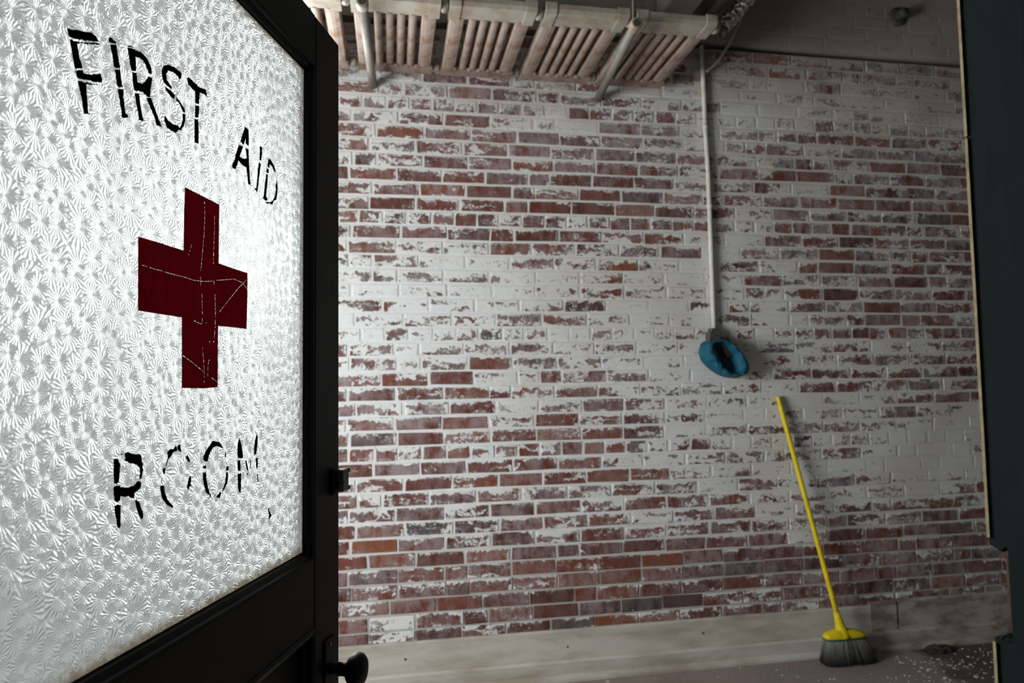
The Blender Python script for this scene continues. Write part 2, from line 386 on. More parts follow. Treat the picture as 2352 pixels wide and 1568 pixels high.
def brick_attr(x, z, rs):
    p = .465
    for bx_, bz, sx, sz, am in BLOBS: p += am*math.exp(-((x-bx_)/sx)**2-((z-bz)/sz)**2)
    p -= .16*(1-smooth(z, .48, .75))
    if z > SLOT1: p += .38
    p += rs.gauss(0, .10)
    hzb = .40 + .35*smooth(z, 2.3, 2.75) + .22*smooth(x, 1.5, 2.6) + .25*math.exp(-((x+.1)/.5)**2-((z-1.3)/.4)**2)
    hz = min(1, max(.0, hzb*rs.uniform(.35, 1.5)))
    return (rs.random(), min(1, max(0, p)), hz, 1)
def brick_geo(w, h, rs, proud):
    """slightly uneven block, worn front arris; local origin at block centre, front towards -y"""
    j = lambda a: rs.uniform(-a, a)
    bv = .0022
    out = [(-w/2, -h/2), (w/2, -h/2), (w/2, h/2), (-w/2, h/2)]
    jit = [(j(.003), j(.0025)) for _ in out]
    back = [(x, .03, z) for x, z in out]; fl = .0005
    rim = [(x+a, fl, z+c) for (x, z), (a, c) in zip(out, jit)]
    fr = [(x+a-math.copysign(bv*1.3, x), -proud+j(.0008), z+c-math.copysign(bv*1.1, z)) for (x, z), (a, c) in zip(out, jit)]
    V = back+rim+fr; Fc = []
    for a in (0, 4):
        for i in range(4): Fc.append((a+i, a+(i+1) % 4, a+4+(i+1) % 4, a+4+i))
    Fc.append((8, 9, 10, 11))
    return V, Fc
def to_px(p):
    q = Vector(p)-Vector((0, 0, CAM_H)); d = q.dot(Fv)
    return (IW/2+FPX*q.dot(Rv)/d, IH/2-FPX*q.dot(Uv)/d)
rs = random.Random(21)
bricks = []
def lay_course(i, z0, header, x_start, x_end):
    x = x_start - rs.uniform(0, .22)
    if not header: x = x_start - (.115 if i % 2 else 0) - rs.uniform(0, .03)
    while x < x_end:
        w = rs.uniform(.098, .108) if header or rs.random() < .09 else rs.uniform(.205, .222)
        jn = rs.uniform(.010, .016)
        h = .072 - rs.uniform(.011, .016)
        if i < 4: h = .072-rs.uniform(.009, .012); jn = rs.uniform(.008, .011)
        a, c = max(x, x_start), min(x+w, x_end)
        if c-a > .03 and not (c > W2_X0-.01 and a < W2_X1+.01 and W2_Z0-.07 < z0 < W2_Z1+.01): bricks.append(((a+c)/2, z0+.036+rs.uniform(-.002, .002), c-a, h, rs.uniform(.0008, .003) + (.002 if i < 5 else 0)))
        x += w+jn
for i in range(-3, 41):
    lay_course(i, .282+.072*i, i in (11, 19, 27, 35), LX, RX)
for i in range(7): lay_course(41+i, SLOT1+.004+.072*i, i == 3, LX, RX)
def shown(bk):
    x, z, w, h, pr = bk
    px, py = to_px((x, WALL_Y, z))
    if not (790 < px < 2240 and 0 < py < 1455): return 0
    if px < 1560 and 0 < py < 195: return 0
    p0 = to_px((x-w/2, WALL_Y, z-h/2)); p1 = to_px((x+w/2, WALL_Y, z+h/2))
    return abs(p1[0]-p0[0])*abs(p1[1]-p0[1])
order = sorted(range(len(bricks)), key=lambda k: -shown(bricks[k]))
single = set(order[:300])
RV, RF, RC, RL = [], [], [], []
for k, bk in enumerate(bricks):
    x, z, w, h, pr = bk
    at = brick_attr(x, z, rs)
    V, Fc = brick_geo(w, h, rs, pr*(1-.75*smooth(at[1], .5, .75)) if z < SLOT1 else pr*.5+.0035)
    if k in single:
        me = bpy.data.meshes.new('brick'); me.from_pydata(V, [], Fc); me.materials.append(M['brick'])
        ca = me.color_attributes.new('pw', 'FLOAT_COLOR', 'POINT')
        for d in ca.data: d.color = at
        cl = me.color_attributes.new('lc', 'FLOAT_COLOR', 'POINT')
        for d, v in zip(cl.data, V): d.color = (v[0], v[2], w/2, h/2)
        o = bpy.data.objects.new('brick', me); COL.objects.link(o); o.parent = wall; o.location = (x, WALL_Y, z)
    else:
        n0 = len(RV); RV += [(v[0]+x, v[1]+WALL_Y, v[2]+z) for v in V]; RF += [tuple(n0+q for q in f) for f in Fc]; RC += [at]*len(V); RL += [(v[0], v[2], w/2, h/2) for v in V]
o = obj('brick_field', (RV, [], RF), M['brick'], wall, kind='stuff')
ca = o.data.color_attributes.new('pw', 'FLOAT_COLOR', 'POINT')
for d, c in zip(ca.data, RC): d.color = c
ca = o.data.color_attributes.new('lc', 'FLOAT_COLOR', 'POINT')
for d, c in zip(ca.data, RL): d.color = c

# baseboard along the brick wall
bb = empty('baseboard_back', (0, WALL_Y, 0), label='cream painted stepped baseboard under the brick wall', cat='baseboard', **struct)
def board(name, mat, x0, x1, prof):
    q = B(); prism(q, prof, 'x', x0, x1); return obj(name, q, mat, bb)
JX = 2.50
up = lambda t, th: [(.004, .07), (.004, t), (-th+.008, t), (-th, t-.007), (-th, .07)]
board('upper_plank', M['board'], LX, JX, up(.231, .022))
board('upper_plank', M['board2'], JX, JX+.155, up(.248, .026))
board('upper_plank', M['board2'], JX+.155, RX, up(.249, .019))
lo = lambda t, th: [(.004, .02), (.004, t), (-th+.012, t), (-th, t-.010), (-th, .02)]
board('lower_plank', M['board'], LX, JX+.05, lo(.095, .050))
board('lower_plank', M['board2'], JX+.05, RX, lo(.098, .044))
shoe = [(0, 0), (0, .03), (-.052, .03), (-.060, .024), (-.066, .012), (-.066, 0)]
board('shoe_moulding', M['board'], LX, JX-.2, shoe); board('shoe_moulding', M['board2'], JX-.2, RX, shoe)
for nx, nz in ((.055, .155), (.84, .15), (1.55, .16)):
    q = B(); lathe(q, [(.0055, .004), (.0055, -.001), (.003, -.0025)], 10, 'y', (nx, -.022, nz)); obj('nail', q, M['steel'], bb)

# paint chips on the floor, one uncountable scatter
fv, ff = [], []
for k in range(420):
    x = rs.uniform(.4, 3.6); y = rs.uniform(2.6, 3.28)
    if rs.random() < .55: x, y = rs.gauss(2.85, .3), rs.gauss(3.02, .16)
    if y > 3.27 or x > 3.8 or (2.0 < x < 2.52 and y > 3.12): continue
    r = rs.uniform(.002, .006)*(2.0 if rs.random() < .12 else 1); n = rs.randint(4, 6); i0 = len(fv); a0 = rs.random()*6
    for q in range(n): fv.append((x+r*rs.uniform(.6, 1.4)*math.cos(a0+q*6.283/n), y+r*rs.uniform(.5, 1)*math.sin(a0+q*6.283/n), .0006))
    for q in range(n): fv.append((fv[i0+q][0], fv[i0+q][1], .0022+rs.uniform(0, .002)))
    ff.append(tuple(range(i0+n, i0+2*n)))
    for q in range(n): ff.append((i0+q, i0+(q+1) % n, i0+n+(q+1) % n, i0+n+q))
obj('paint_chips', (fv, [], ff), M['flake'], label='white paint chips scattered over the floor by the broom', cat='paint chips', kind='stuff')
q = B(); bmesh.ops.create_icosphere(q, subdivisions=4, radius=1)
for v in q.verts:
    n1 = noise.noise(v.co*2.3)*.45+noise.noise(v.co*7)*.2; v.co = Vector((v.co.x*.075, v.co.y*.035, max(-.2, v.co.z)*.022))*(1+n1)
o = obj('debris_clump', q, M['dirt'], label='dark clump of swept debris lying against the baseboard', cat='debris'); o.location = (2.83, 3.245, .008)

# ---------------------------------------------------------------- right door jamb with the broken notch
jb = empty('trim_1', (OPX1, DW1, 0), label='dark green wooden door jamb with a broken latch notch', cat='door jamb', **struct)
CW = .016                              # corner strip that is broken away at the notch
q = B(); prism(q, [(0, -.175), (.034, -.175), (.034, 0), (CW, 0), (CW, -CW), (0, -CW)], 'z', 0, 2.085); obj('jamb_board', q, M['green'], jb)
q = B(); box(q, -.012, 0, -.175, -.06, 0, 2.07, .002); obj('door_stop', q, M['green'], jb)
def strip(z0, z1, jag0, jag1, x0=0.0005, x1=CW, y0=-CW, y1=0.0):
    bm = B(); nx = 9; cols = []
    for lvl, (z, jag) in enumerate(((z0, jag0), (z1, jag1))):
        g_ = []
        for iy in range(nx):
            row = []
            for ix in range(nx):
                fx, fy = ix/(nx-1), iy/(nx-1)
                d = jag*(noise.noise(Vector((fx*4+z*9, fy*4, 1.7)))+.5*noise.noise(Vector((fx*11, fy*11+z*5, .3)))) if jag else 0
                lean = jag*1.6*(fx if lvl else -fx)
                row.append(bm.verts.new((x0+(x1-x0)*fx, y0+(y1-y0)*fy, z+d+lean)))
            g_.append(row)
        cols.append(g_)
    for lvl in (0, 1):
        for a in range(nx-1):
            for c in range(nx-1): bm.faces.new((cols[lvl][a][c], cols[lvl][a][c+1], cols[lvl][a+1][c+1], cols[lvl][a+1][c]))
    for a in range(nx-1):
        for s in (0, nx-1):
            bm.faces.new((cols[0][s][a], cols[0][s][a+1], cols[1][s][a+1], cols[1][s][a])); bm.faces.new((cols[0][a][s], cols[0][a+1][s], cols[1][a+1][s], cols[1][a][s]))
    return bm
NZ0, NZ1 = 1.249, 1.317
obj('corner_strip', strip(NZ1, 2.085, -.006, 0), M['green'], jb); obj('corner_strip', strip(0, NZ0, 0, .0015), M['green'], jb)
for z0, z1 in ((0, NZ0-.003), (NZ1+.006, 1.63), (1.632, 2.08)):
    obj('bare_edge', prism(B(), [(-.0008, -.0019), (.003, -.0019), (.003, .0008), (-.0008, .0008)], 'z', z0, z1), M['barewood'], jb)
obj('broken_face', strip(NZ0-.004, NZ1+.006, .002, .002, CW-.0015, CW+.001, -CW, .0008), M['splinter'], jb)
jl = empty('trim_2', (OPX0, DW1, 0), label='dark painted hinge jamb and head of the doorway', cat='door jamb', **struct)
q = B(); box(q, -.034, 0, -.175, 0, 0, 2.085); obj('jamb_board', q, M['green'], jl)
q = B(); box(q, 0, OPX1-OPX0, -.175, 0, 2.055, 2.085); obj('head_board', q, M['green'], jl)

# ================================================================== the door (hinge line is the local z axis)
PHI = math.radians(17.75); DWD = .78
PL = Vector((-.08926, 1.2, 0)); HG = PL - DWD*Vector((math.sin(PHI), math.cos(PHI), 0))
door = empty('door_1', (HG.x, HG.y, 0), math.pi/2-PHI, label='open black door with a starburst glass pane reading FIRST AID ROOM', cat='door', **struct)
TH = .042; SW = .098                   # thickness, stile width
GZ0, GZ1 = 1.178, 1.960                # glazed opening on the near face
PZ0, PZ1 = .27, 1.076                  # lower panel
DB, DT = .012, 2.042
def dpart(name, mat, *bx, bev=.0015):
    q = B()
    for t in bx: box(q, *t, bev=bev)
    return obj(name, q, mat, door)
dpart('stile', M['black_paint'], (DWD-SW, DWD, 0, TH, DB, DT), bev=.003); dpart('stile', M['black_paint'], (0, SW, 0, TH, DB, DT), bev=.003)
for z0, z1, nm in ((GZ1, DT, 'top_rail'), (PZ1, GZ0, 'lock_rail'), (DB, PZ0, 'bottom_rail')):
    dpart(nm, M['black_paint'], (SW, DWD-SW, 0.0004, TH-.0004, z0, z1))
def moulding(name, x0, x1, z0, z1, prof, mat):
    """mitred frame; prof of (inset, depth y)"""
    q = B(); n = len(prof); C = []
    for sx, sz in ((0, 0), (1, 0), (1, 1), (0, 1)):
        C.append([q.verts.new((x0+i if sx == 0 else x1-i, y, z0+i if sz == 0 else z1-i)) for i, y in prof])
    for a in range(4):
        for k in range(n):
            k2 = (k+1) % n; q.faces.new((C[a][k], C[(a+1) % 4][k], C[(a+1) % 4][k2], C[a][k2]))
    return obj(name, q, mat, door)
near = [(0, .001), (.003, .001), (.004, .005), (.0075, .0065), (.011, .0085), (.012, .0128), (.014, .0130), (.014, .0134), (0, .0134)]
moulding('glazing_bead', SW, DWD-SW, GZ0, GZ1, near, M['black_paint'])
moulding('glazing_bead', SW, DWD-SW, GZ0, GZ1, [(0, .0178), (.014, .0178), (.012, .026), (.004, .036), (.003, TH-.001), (0, TH-.001)], M['black_paint'])
moulding('panel_moulding', SW, DWD-SW, PZ0, PZ1, [(0, .0008), (.004, -.003), (.010, -.001), (.013, .006), (.020, .010), (.020, .016), (0, .016)], M['black_paint'])
dpart('panel', M['black_paint'], (SW, DWD-SW, .0162, .028, PZ0, PZ1))
# glass pane: patterned face towards the dark room, smooth face towards the window
GX0, GX1, gz0, gz1 = SW+.001, DWD-SW-.001, GZ0+.001, GZ1-.001
gv = [(GX0, .0136, gz0), (GX1, .0136, gz0), (GX1, .0136, gz1), (GX0, .0136, gz1), (GX0, .0176, gz0), (GX1, .0176, gz0), (GX1, .0176, gz1), (GX0, .0176, gz1)]
pane = obj('glass_pane', (gv, [], [(0, 1, 2, 3), (7, 6, 5, 4), (0, 4, 5, 1), (1, 5, 6, 2), (2, 6, 7, 3), (3, 7, 4, 0)]), [M['star'], M['clear']], door)
for i, p in enumerate(pane.data.polygons): p.material_index = 0 if i == 0 else 1
LETTERS = {
 'F': ['-589.4,1762.9 -560.1,1774.1 -554.3,1773.4 -550.6,1770 -552.6,1769.5 -563,1764.8 -575.4,1759.5 -586,1756.5',
   '-585.9,1755.1 -581.4,1755.8 -574.6,1757.8 -561.4,1764 -551.7,1768.2 -549,1767.3 -554.9,1765.5 -569.2,1758.9 -576.9,1755.3 -574.2,1744.9 -570.1,1736 -572.4,1734.3 -578.4,1730.9 -580,1734.9 -583.4,1745.3',
   '-578.4,1729.4 -569.6,1734.3 -568.4,1731.7 -560.5,1734.3 -546.7,1741.2 -545.7,1734.7 -546.5,1732.5 -553.9,1729.8 -563.5,1727.4 -569.8,1725.4 -575.9,1724 -577.2,1725.5',
   '-575.8,1721.9 -568.2,1723.7 -558.7,1726.5 -544.7,1730.3 -558.6,1725.2 -565.3,1722.7 -563.8,1710.7 -561.8,1697.5 -558.2,1697.8 -567.3,1694.5 -569.9,1704.5 -573.3,1715.2'],
 'I': ['-538.5,1780.2 -534.2,1782.8 -531.5,1781 -528.8,1781.9 -528.4,1779.6 -535.7,1776.5 -538.4,1776.2',
   '-536.6,1774.5 -527.8,1778.5 -526.4,1772 -523.8,1762.8 -522.4,1758.2 -529,1755.1 -530.8,1755.6 -532.8,1765',
   '-529.8,1753.2 -522.2,1756.7 -520.7,1748.5 -518.1,1740.4 -522.2,1738.4 -525.5,1738.5 -527.8,1745.3',
   '-524.9,1736.2 -517.7,1739 -516.6,1730.6 -513.4,1716.7 -509.6,1715.6 -510.5,1712.8 -518.7,1710 -518.9,1715.2 -521.8,1723.1'],
 'R': ['-512.5,1785.9 -507.8,1787.8 -500.2,1788.9 -507.8,1786.2 -512.4,1784.5',
   '-512.8,1783.5 -504,1786.4 -492.3,1788.7 -484.2,1787.1 -477.9,1781.7 -475.3,1775.9 -476.7,1772.5 -480.8,1772 -485,1778.4 -490.1,1781.5 -496.1,1781.4 -500.9,1779.8 -499.7,1772.8 -499.5,1765.1 -506.2,1763.1 -509.2,1769.7 -511.4,1779.4',
   '-505.6,1761.7 -498.5,1764.2 -496.9,1755.1 -489.5,1757 -482.6,1764.9 -481.1,1768.4 -474.5,1769.3 -475.4,1762.6 -477.3,1756.8 -477.1,1747.9 -482.8,1746.2 -489.3,1748.2 -494.2,1746.8 -501.9,1744.1 -504,1752',
   '-501.2,1742.1 -494.1,1744.4 -492.9,1736.4 -490.8,1729.1 -488.6,1721.8 -486.1,1718.9 -494,1717 -494.9,1722 -498.7,1732.7',
   '-483.5,1744.4 -476,1747.6 -470.6,1740 -464.1,1731.3 -457.9,1723.5 -467,1722 -470.4,1728.9 -475.7,1735.2'],
 'S': ['-458.8,1779.2 -460,1784.4 -456.9,1790.9 -450.4,1795.7 -439.1,1798.5 -425.1,1797.5 -426.1,1791 -429.6,1788 -434.3,1791.1 -441.3,1791.6 -448,1789.9 -451.9,1784.5 -451.1,1778.4 -443.1,1774.6 -441.3,1772.5 -444.2,1770.9 -452,1772.1 -456.5,1773.1',
   '-455.3,1769.6 -444.2,1770 -436.1,1767.3 -438.3,1762 -444,1762.5 -450.8,1765.4',
   '-433.8,1766.8 -425.5,1762.9 -419.4,1759.3 -417.4,1754.9 -421.7,1753.9 -427.8,1760.4 -434.8,1763.1',
   '-422.8,1752.2 -417.3,1753.8 -417.2,1746.6 -420.1,1738 -424.8,1731.8 -429.4,1730.8 -424.9,1737.7 -422,1746.3',
   '-454.4,1731.6 -453.4,1738.4 -446.7,1734.5 -437.6,1733.6 -429.6,1735.6 -426.4,1732.9 -430.6,1728.9 -434,1725.4 -440.8,1725.1 -448.7,1725.8'],
 'T': ['-415.4,1795.9 -411.8,1798.7 -401.7,1797.4 -390.2,1796.2 -378.3,1799 -374.9,1790.9 -380.8,1791.5 -390.5,1790.1 -391.1,1778.6 -392.3,1775 -398.7,1773.9 -399.5,1787.5 -406.6,1788.3 -412.8,1789.7',
   '-399.1,1771.4 -391,1773.6 -391.6,1765.9 -392.5,1759.3 -399.6,1756.8',
   '-400,1754.5 -392.4,1757 -391.6,1741 -391.3,1728.6 -399.5,1727.3 -399.8,1741.1'],
 'A': ['-289,1787 -279.7,1786.4 -278.8,1775.2 -279.3,1764.4 -287,1765.2 -287.1,1772.2 -291.9,1761.8 -300,1763.3 -295.3,1774.5',
   '-303.1,1757.9 -292.8,1759.4 -299.7,1746.9 -301.2,1743 -289.9,1743.6 -283.4,1747.1 -286.9,1756.5 -286.9,1760 -279.3,1760 -278.4,1747 -276.5,1729.9 -273.5,1714 -279.5,1713.1 -283.1,1727.9 -284.9,1733.5 -296.3,1734.2 -304.3,1736.8 -310.4,1723.7 -318.1,1722.2 -319.7,1725.9 -312.2,1737.6 -312.2,1741'],
 'I.': ['-249.4,1775.2 -243.2,1775.1 -243.8,1763.8 -245.5,1755.9 -250.9,1755.1 -249.9,1765.4',
   '-251.9,1752 -246.1,1751.1 -248.2,1742.3 -252.2,1724.7 -255.5,1708.4 -259,1710.1 -263.2,1711.6 -258.4,1713.9 -255.8,1730.8 -254.2,1742.2'],
 'D': ['-225.4,1765.3 -219.7,1766.6 -208.1,1760.5 -203.3,1752.4 -208,1751.9 -215.8,1758 -221.5,1758.1 -222.2,1752.2 -228.9,1752.9',
   '-230,1750.7 -223.3,1750 -225.1,1743.9 -231.4,1743.8',
   '-231.4,1741.6 -226.2,1741.7 -228.6,1726 -231.4,1710.4 -226.5,1706.2 -232,1702.9 -240.4,1704.3 -237.6,1712.4 -234.9,1727.9',
   '-202,1745.2 -198.4,1738.6 -197.8,1725.3 -201.6,1712.8 -209.4,1708.9 -213.2,1702.2 -222.7,1702.5 -230.1,1699.7 -233.1,1702.2 -220.8,1704 -211.3,1710.2 -205.6,1717.4 -203,1727.7 -204.6,1732.9 -201.5,1737.7'],
 'R.': ['-516,1382.6 -508.1,1381.9 -508.6,1381.2 -515.4,1381.5',
   '-520.4,1378.5 -514.2,1377.7 -513,1374.5 -511.2,1372.7 -511.7,1367.2 -512,1359.4 -513.6,1354.9 -516.4,1354.5 -519.7,1355.8 -520.2,1366',
   '-505.7,1381.7 -501.1,1383.2 -496.3,1381.1 -487.9,1379.8 -482.9,1378.9 -480.9,1374.1 -478.9,1368.1 -478.7,1361.4 -479.9,1356.6 -481,1354.2 -484.1,1354.8 -483.1,1360.3 -483.8,1365.4 -487.6,1369.1 -492.5,1370.9 -498.5,1371.6 -503.2,1374.2 -506.2,1376.1 -504.5,1377.6',
   '-520.2,1351.1 -518.5,1352.5 -511.2,1352.3 -510.6,1350.5 -500.2,1348.5 -491.9,1349.3 -485.9,1352.9 -481,1351.3 -480.9,1347.6 -483.3,1344.7 -490.5,1341.7 -491,1336.5 -495.2,1337.6 -498.8,1340.2 -503.5,1340.2 -510.4,1342.1 -510.8,1337.9 -514.8,1337.1 -518.2,1339.1 -519.7,1344.8',
   '-518.6,1334.5 -514.7,1335 -509.6,1333.3 -509.7,1325 -509,1313.9 -511.3,1312 -513.5,1312.9 -515.4,1319.9 -517.3,1326.5',
   '-489.7,1335.1 -486.7,1334.1 -482.3,1330.9 -480.3,1325.2 -477.7,1322.3 -476.9,1314.7 -480.6,1314.2 -483.2,1318.4 -485.8,1323 -488.3,1329.1'],
 'O': ['-440.9,1376.7 -436.7,1379.3 -429.6,1379.1 -426.1,1382.3 -423.9,1380.3 -423.8,1376.3 -428.1,1376.3 -431.6,1374 -435.1,1370.8 -438.6,1368.5 -440.5,1363.5 -442.6,1361.1 -442,1366.3 -439.4,1372.1',
   '-423.2,1382.1 -418,1383 -417.2,1378.8 -415.2,1374.1 -419.3,1375.4 -423,1377.1',
   '-411.8,1373.3 -407.3,1373.4 -409.6,1372.1',
   '-408,1368.3 -404.9,1370.2 -403.4,1368.7 -401,1366.1 -400.1,1360.9 -404,1362.8 -407.1,1365.9',
   '-447.4,1360.8 -443.3,1361.2 -443.8,1354.3 -446.5,1354.6 -448,1357.4',
   '-449.2,1351.1 -447.8,1349.6 -448.3,1344.9 -450,1346.4',
   '-451.7,1342.4 -444.9,1342.7 -444.1,1336.9 -441.9,1332.2 -438.3,1326.3 -432.5,1321 -428.9,1317.7 -431,1316.3 -436.7,1319.5 -442.4,1323.6 -447.3,1328.7 -450.1,1335.2',
   '-402.1,1344.1 -399.8,1346.6 -397.4,1343.5 -398.1,1337.1 -396.5,1335.9 -401.1,1332.9 -402.5,1330.4 -404.9,1334.4 -403.5,1340.6',
   '-421.5,1311.9 -420.8,1310.4 -422.5,1309.4'],
 'O.': ['-373.8,1366 -368.9,1371.3 -362.3,1376.4 -356.3,1381.8 -348.4,1380.1 -341.3,1379 -334.8,1372.9 -332.4,1369.1 -339.4,1372.8 -348.3,1374.6 -355.3,1373.3 -360.4,1368.5 -363.7,1363 -367,1358 -372,1359.6 -374.6,1362.2',
   '-329.2,1363.2 -327.4,1366.1 -326,1362.9 -327.2,1359 -329.7,1359.8',
   '-376,1353.8 -368.6,1354.4 -368.2,1350.5 -374.3,1351.4',
   '-326.1,1348.7 -320.5,1347 -321.3,1342 -326,1342.6',
   '-375,1346.1 -369.3,1346.7 -367.4,1337.4 -364.7,1329.3 -361.2,1322 -362.8,1319.3 -368.8,1323.2 -373.1,1332.4 -374.9,1339.4',
   '-326,1340.6 -321.3,1340.2 -322.1,1331 -323.9,1326.1 -329.3,1320.9 -334.7,1316.8 -336.5,1316.5 -333,1321.5 -327.6,1329.7',
   '-361.1,1321 -357.7,1319.5 -358.5,1315.7 -361.1,1316.6',
   '-351.6,1316.5 -346.4,1319.1 -348.1,1316.4',
   '-345.4,1315.5 -338.4,1319.3 -336.5,1317 -339.1,1310.5 -341.8,1312.9 -347.1,1313.3',
   '-350.6,1310.5 -346.2,1310.7 -346.2,1308.8'],
 'M': ['-299.7,1373.8 -295.5,1380.3 -291.7,1373.1 -288.6,1364.3 -286.4,1355.6 -289.4,1353.3 -299.4,1355.4 -300.9,1363.4',
   '-300.3,1351.9 -293.4,1352.1 -292.1,1337.2 -299.2,1339.7',
   '-300.1,1335.1 -291.5,1335.1 -290.9,1324.5 -291.7,1312 -293.7,1309.7 -296.7,1313.8 -298.8,1321.4',
   '-257.2,1373.3 -251.8,1382.2 -249.1,1377 -250.5,1366.1 -253.7,1355.4 -259.1,1354.8 -259.2,1363.6',
   '-282.2,1349.8 -278.1,1349.3 -274.8,1341.4 -273,1334.8 -277.9,1338.6',
   '-268.6,1348.3 -266.1,1348.5 -267.4,1338.4 -269.5,1337.6',
   '-255.3,1350 -249.2,1349.6 -248.4,1340.4 -250,1332.9 -252.7,1336.5',
   '-278.8,1333.4 -273.6,1332.7 -274.6,1329.6',
   '-251.1,1328.6 -248.9,1328.3 -246.9,1317 -249.8,1319.1'],
 ',': ['-220.5,1277.5 -217.4,1278.1 -216.2,1273.9 -212.6,1269.8 -209.5,1265.8 -213.7,1264.3 -216,1261.4 -219.6,1263.8 -217.3,1267.3 -218.5,1270.9'],
 'specks': ['-544.2,1710.8 -543,1709.4 -543.6,1706.6',
   '-540.1,1715 -539,1714.8 -539.6,1711.4',
   '-542.4,1708.3 -541.2,1708.2 -542,1707'],
 'cross': ['-416.4,1670.2 -383.1,1669 -347.3,1667.9 -347.2,1631.4 -347.1,1595.5 -313.9,1594.5 -279.4,1594.3 -279.5,1557.5 -280.7,1520.3 -315.8,1519.9 -346.9,1519.1 -346.8,1482.1 -346.4,1445.2 -374.2,1443.8 -416.9,1444.7 -417.8,1484.1 -418.7,1522.6 -456.3,1522.8 -490.4,1523 -491.4,1560.8 -491.9,1597.7 -455.9,1598.3 -417.4,1597.8 -417.1,1632.1'],
}
SCRATCHES = ['-378.2,1663.7 -377.9,1660.4',
   '-377.8,1657.1 -377.8,1656',
   '-377.4,1653.1 -377,1646.5 -378.5,1624.7 -381.6,1597.7 -384,1580.2',
   '-384.4,1574.4 -383.4,1563.5',
   '-381.2,1554.5 -379.6,1528.7',
   '-380.1,1526.2 -379.4,1518.9',
   '-357.5,1652.6 -356.7,1639.6',
   '-356.9,1637.8 -357.7,1615.6 -358.7,1591.5',
   '-356.9,1574.4 -356.1,1566.1',
   '-354.5,1557.1 -353.3,1542.1 -352.7,1528.7',
   '-353.3,1527 -353,1515.3',
   '-353.6,1513.6 -354.9,1504.3',
   '-355.4,1500.9 -355.9,1497.6',
   '-401.6,1608.8 -404.1,1603.2',
   '-405.1,1600.6 -405.8,1598.9',
   '-407.1,1596.3 -407.8,1593.8',
   '-485.8,1569.9 -477.3,1569.6',
   '-474.1,1569.3 -463,1568.9 -452.9,1569.1',
   '-449.4,1568.6 -436.4,1568.2 -419.2,1568.3',
   '-416.7,1568.5 -397.2,1567.2 -374,1569.3 -359.7,1572',
   '-352.4,1573.8 -346.4,1574.8 -312.1,1581.6 -292,1579.6 -279.8,1573',
   '-282.7,1584.6 -303.6,1569.8 -322.9,1554.1 -345.7,1535.3',
   '-397.6,1521.4 -386.8,1519.1 -379.9,1518.7',
   '-373,1520.3 -370.2,1520.9',
   '-378.8,1491.8 -378.2,1488.2',
   '-378.2,1486.6 -376.3,1477.8 -375.7,1472.9',
   '-375.4,1471.3 -374.7,1464.9 -374.5,1455.2',
   '-374.4,1453.5 -374.3,1448.7',
   '-417.2,1481.1 -399.2,1473.9 -376,1463.2',
   '-364.8,1478.1 -366.9,1471.5',
   '-367.5,1469.9 -367.6,1463.3',
   '-367.6,1461.7 -367.5,1456.8',
   '-359.8,1456.4 -346.5,1450.6',
   '-365,1500.3 -363.1,1495.5']

def poly(s): return [Vector((float(a), float(c))) for a, c in (t.split(',') for t in s.split())]
def inside(p, pg):
    r = False; j = len(pg)-1
    for i in range(len(pg)):
        a, c = pg[i], pg[j]
        if (a.y > p.y) != (c.y > p.y) and p.x < (c.x-a.x)*(p.y-a.y)/(c.y-a.y)+a.x: r = not r
        j = i
    return r
rl = random.Random(5)
def rough_edge(pg, st=1.6, am=.28):
    out = []
    for i in range(len(pg)):
        a, c = pg[i], pg[(i+1) % len(pg)]; L = (c-a).length; k = max(1, int(L/st)); nrm = Vector((-(c-a).y, (c-a).x))/max(L, 1e-6)
        for t in range(k):
            d = rl.gauss(0, am) if t else rl.gauss(0, am*.4)
            out.append(a+(c-a)*(t/k)+nrm*max(-.6, min(.6, d)))
    return out
def film(name, outers, holes, mat, **k):
    V, Fc = [], []
    for pg in outers:
        pts = list(pg); ed = [(i, (i+1) % len(pg)) for i in range(len(pg))]; hs = []
        for hpg in holes:
            i0 = len(pts); pts += hpg; ed += [(i0+i, i0+(i+1) % len(hpg)) for i in range(len(hpg))]; hs.append(hpg)
        vs, _, fs, *_ = delaunay_2d_cdt(pts, ed, [], 0, 1e-4)
        n0 = len(V); V += [(DWD+v.x/1000, .01318, v.y/1000) for v in vs]
        for f in fs:
            c = (vs[f[0]]+vs[f[1]]+vs[f[2]])/3
            if inside(c, pg) and not any(inside(c, hpg) for hpg in hs): Fc.append(tuple(n0+i for i in f))
    return obj(name, (V, [], Fc), mat, pane, **k)
for key, parts in LETTERS.items():
    if key == 'cross': continue
    film('paint_speck' if key in ('specks', ',') else 'painted_letter', [rough_edge(poly(s)) for s in parts], [], M['ink'],
         label={'specks': 'tiny black paint specks', ',': 'small black comma-like paint fleck'}.get(key, 'chipped black painted letter '+key[0]))
slits = []
for s in SCRATCHES:
    pg = poly(s)
    for a, c in zip(pg, pg[1:]):
        L = (c-a).length; t = 0; dr = (c-a)/L; nr = Vector((-dr.y, dr.x))
        while t < L:
            ln = min(rl.uniform(3, 9), L-t)
            if ln > .5:
                w = rl.uniform(.16, .34); a2, c2 = a+dr*t, a+dr*(t+ln*.93); md = (a2+c2)/2
                slits.append([a2, md+nr*w, c2, md-nr*w])
            t += ln
film('painted_red_cross', [rough_edge(poly(LETTERS['cross'][0]), 3, .10)], slits, M['red'], label='dark red painted cross with fine scratches')
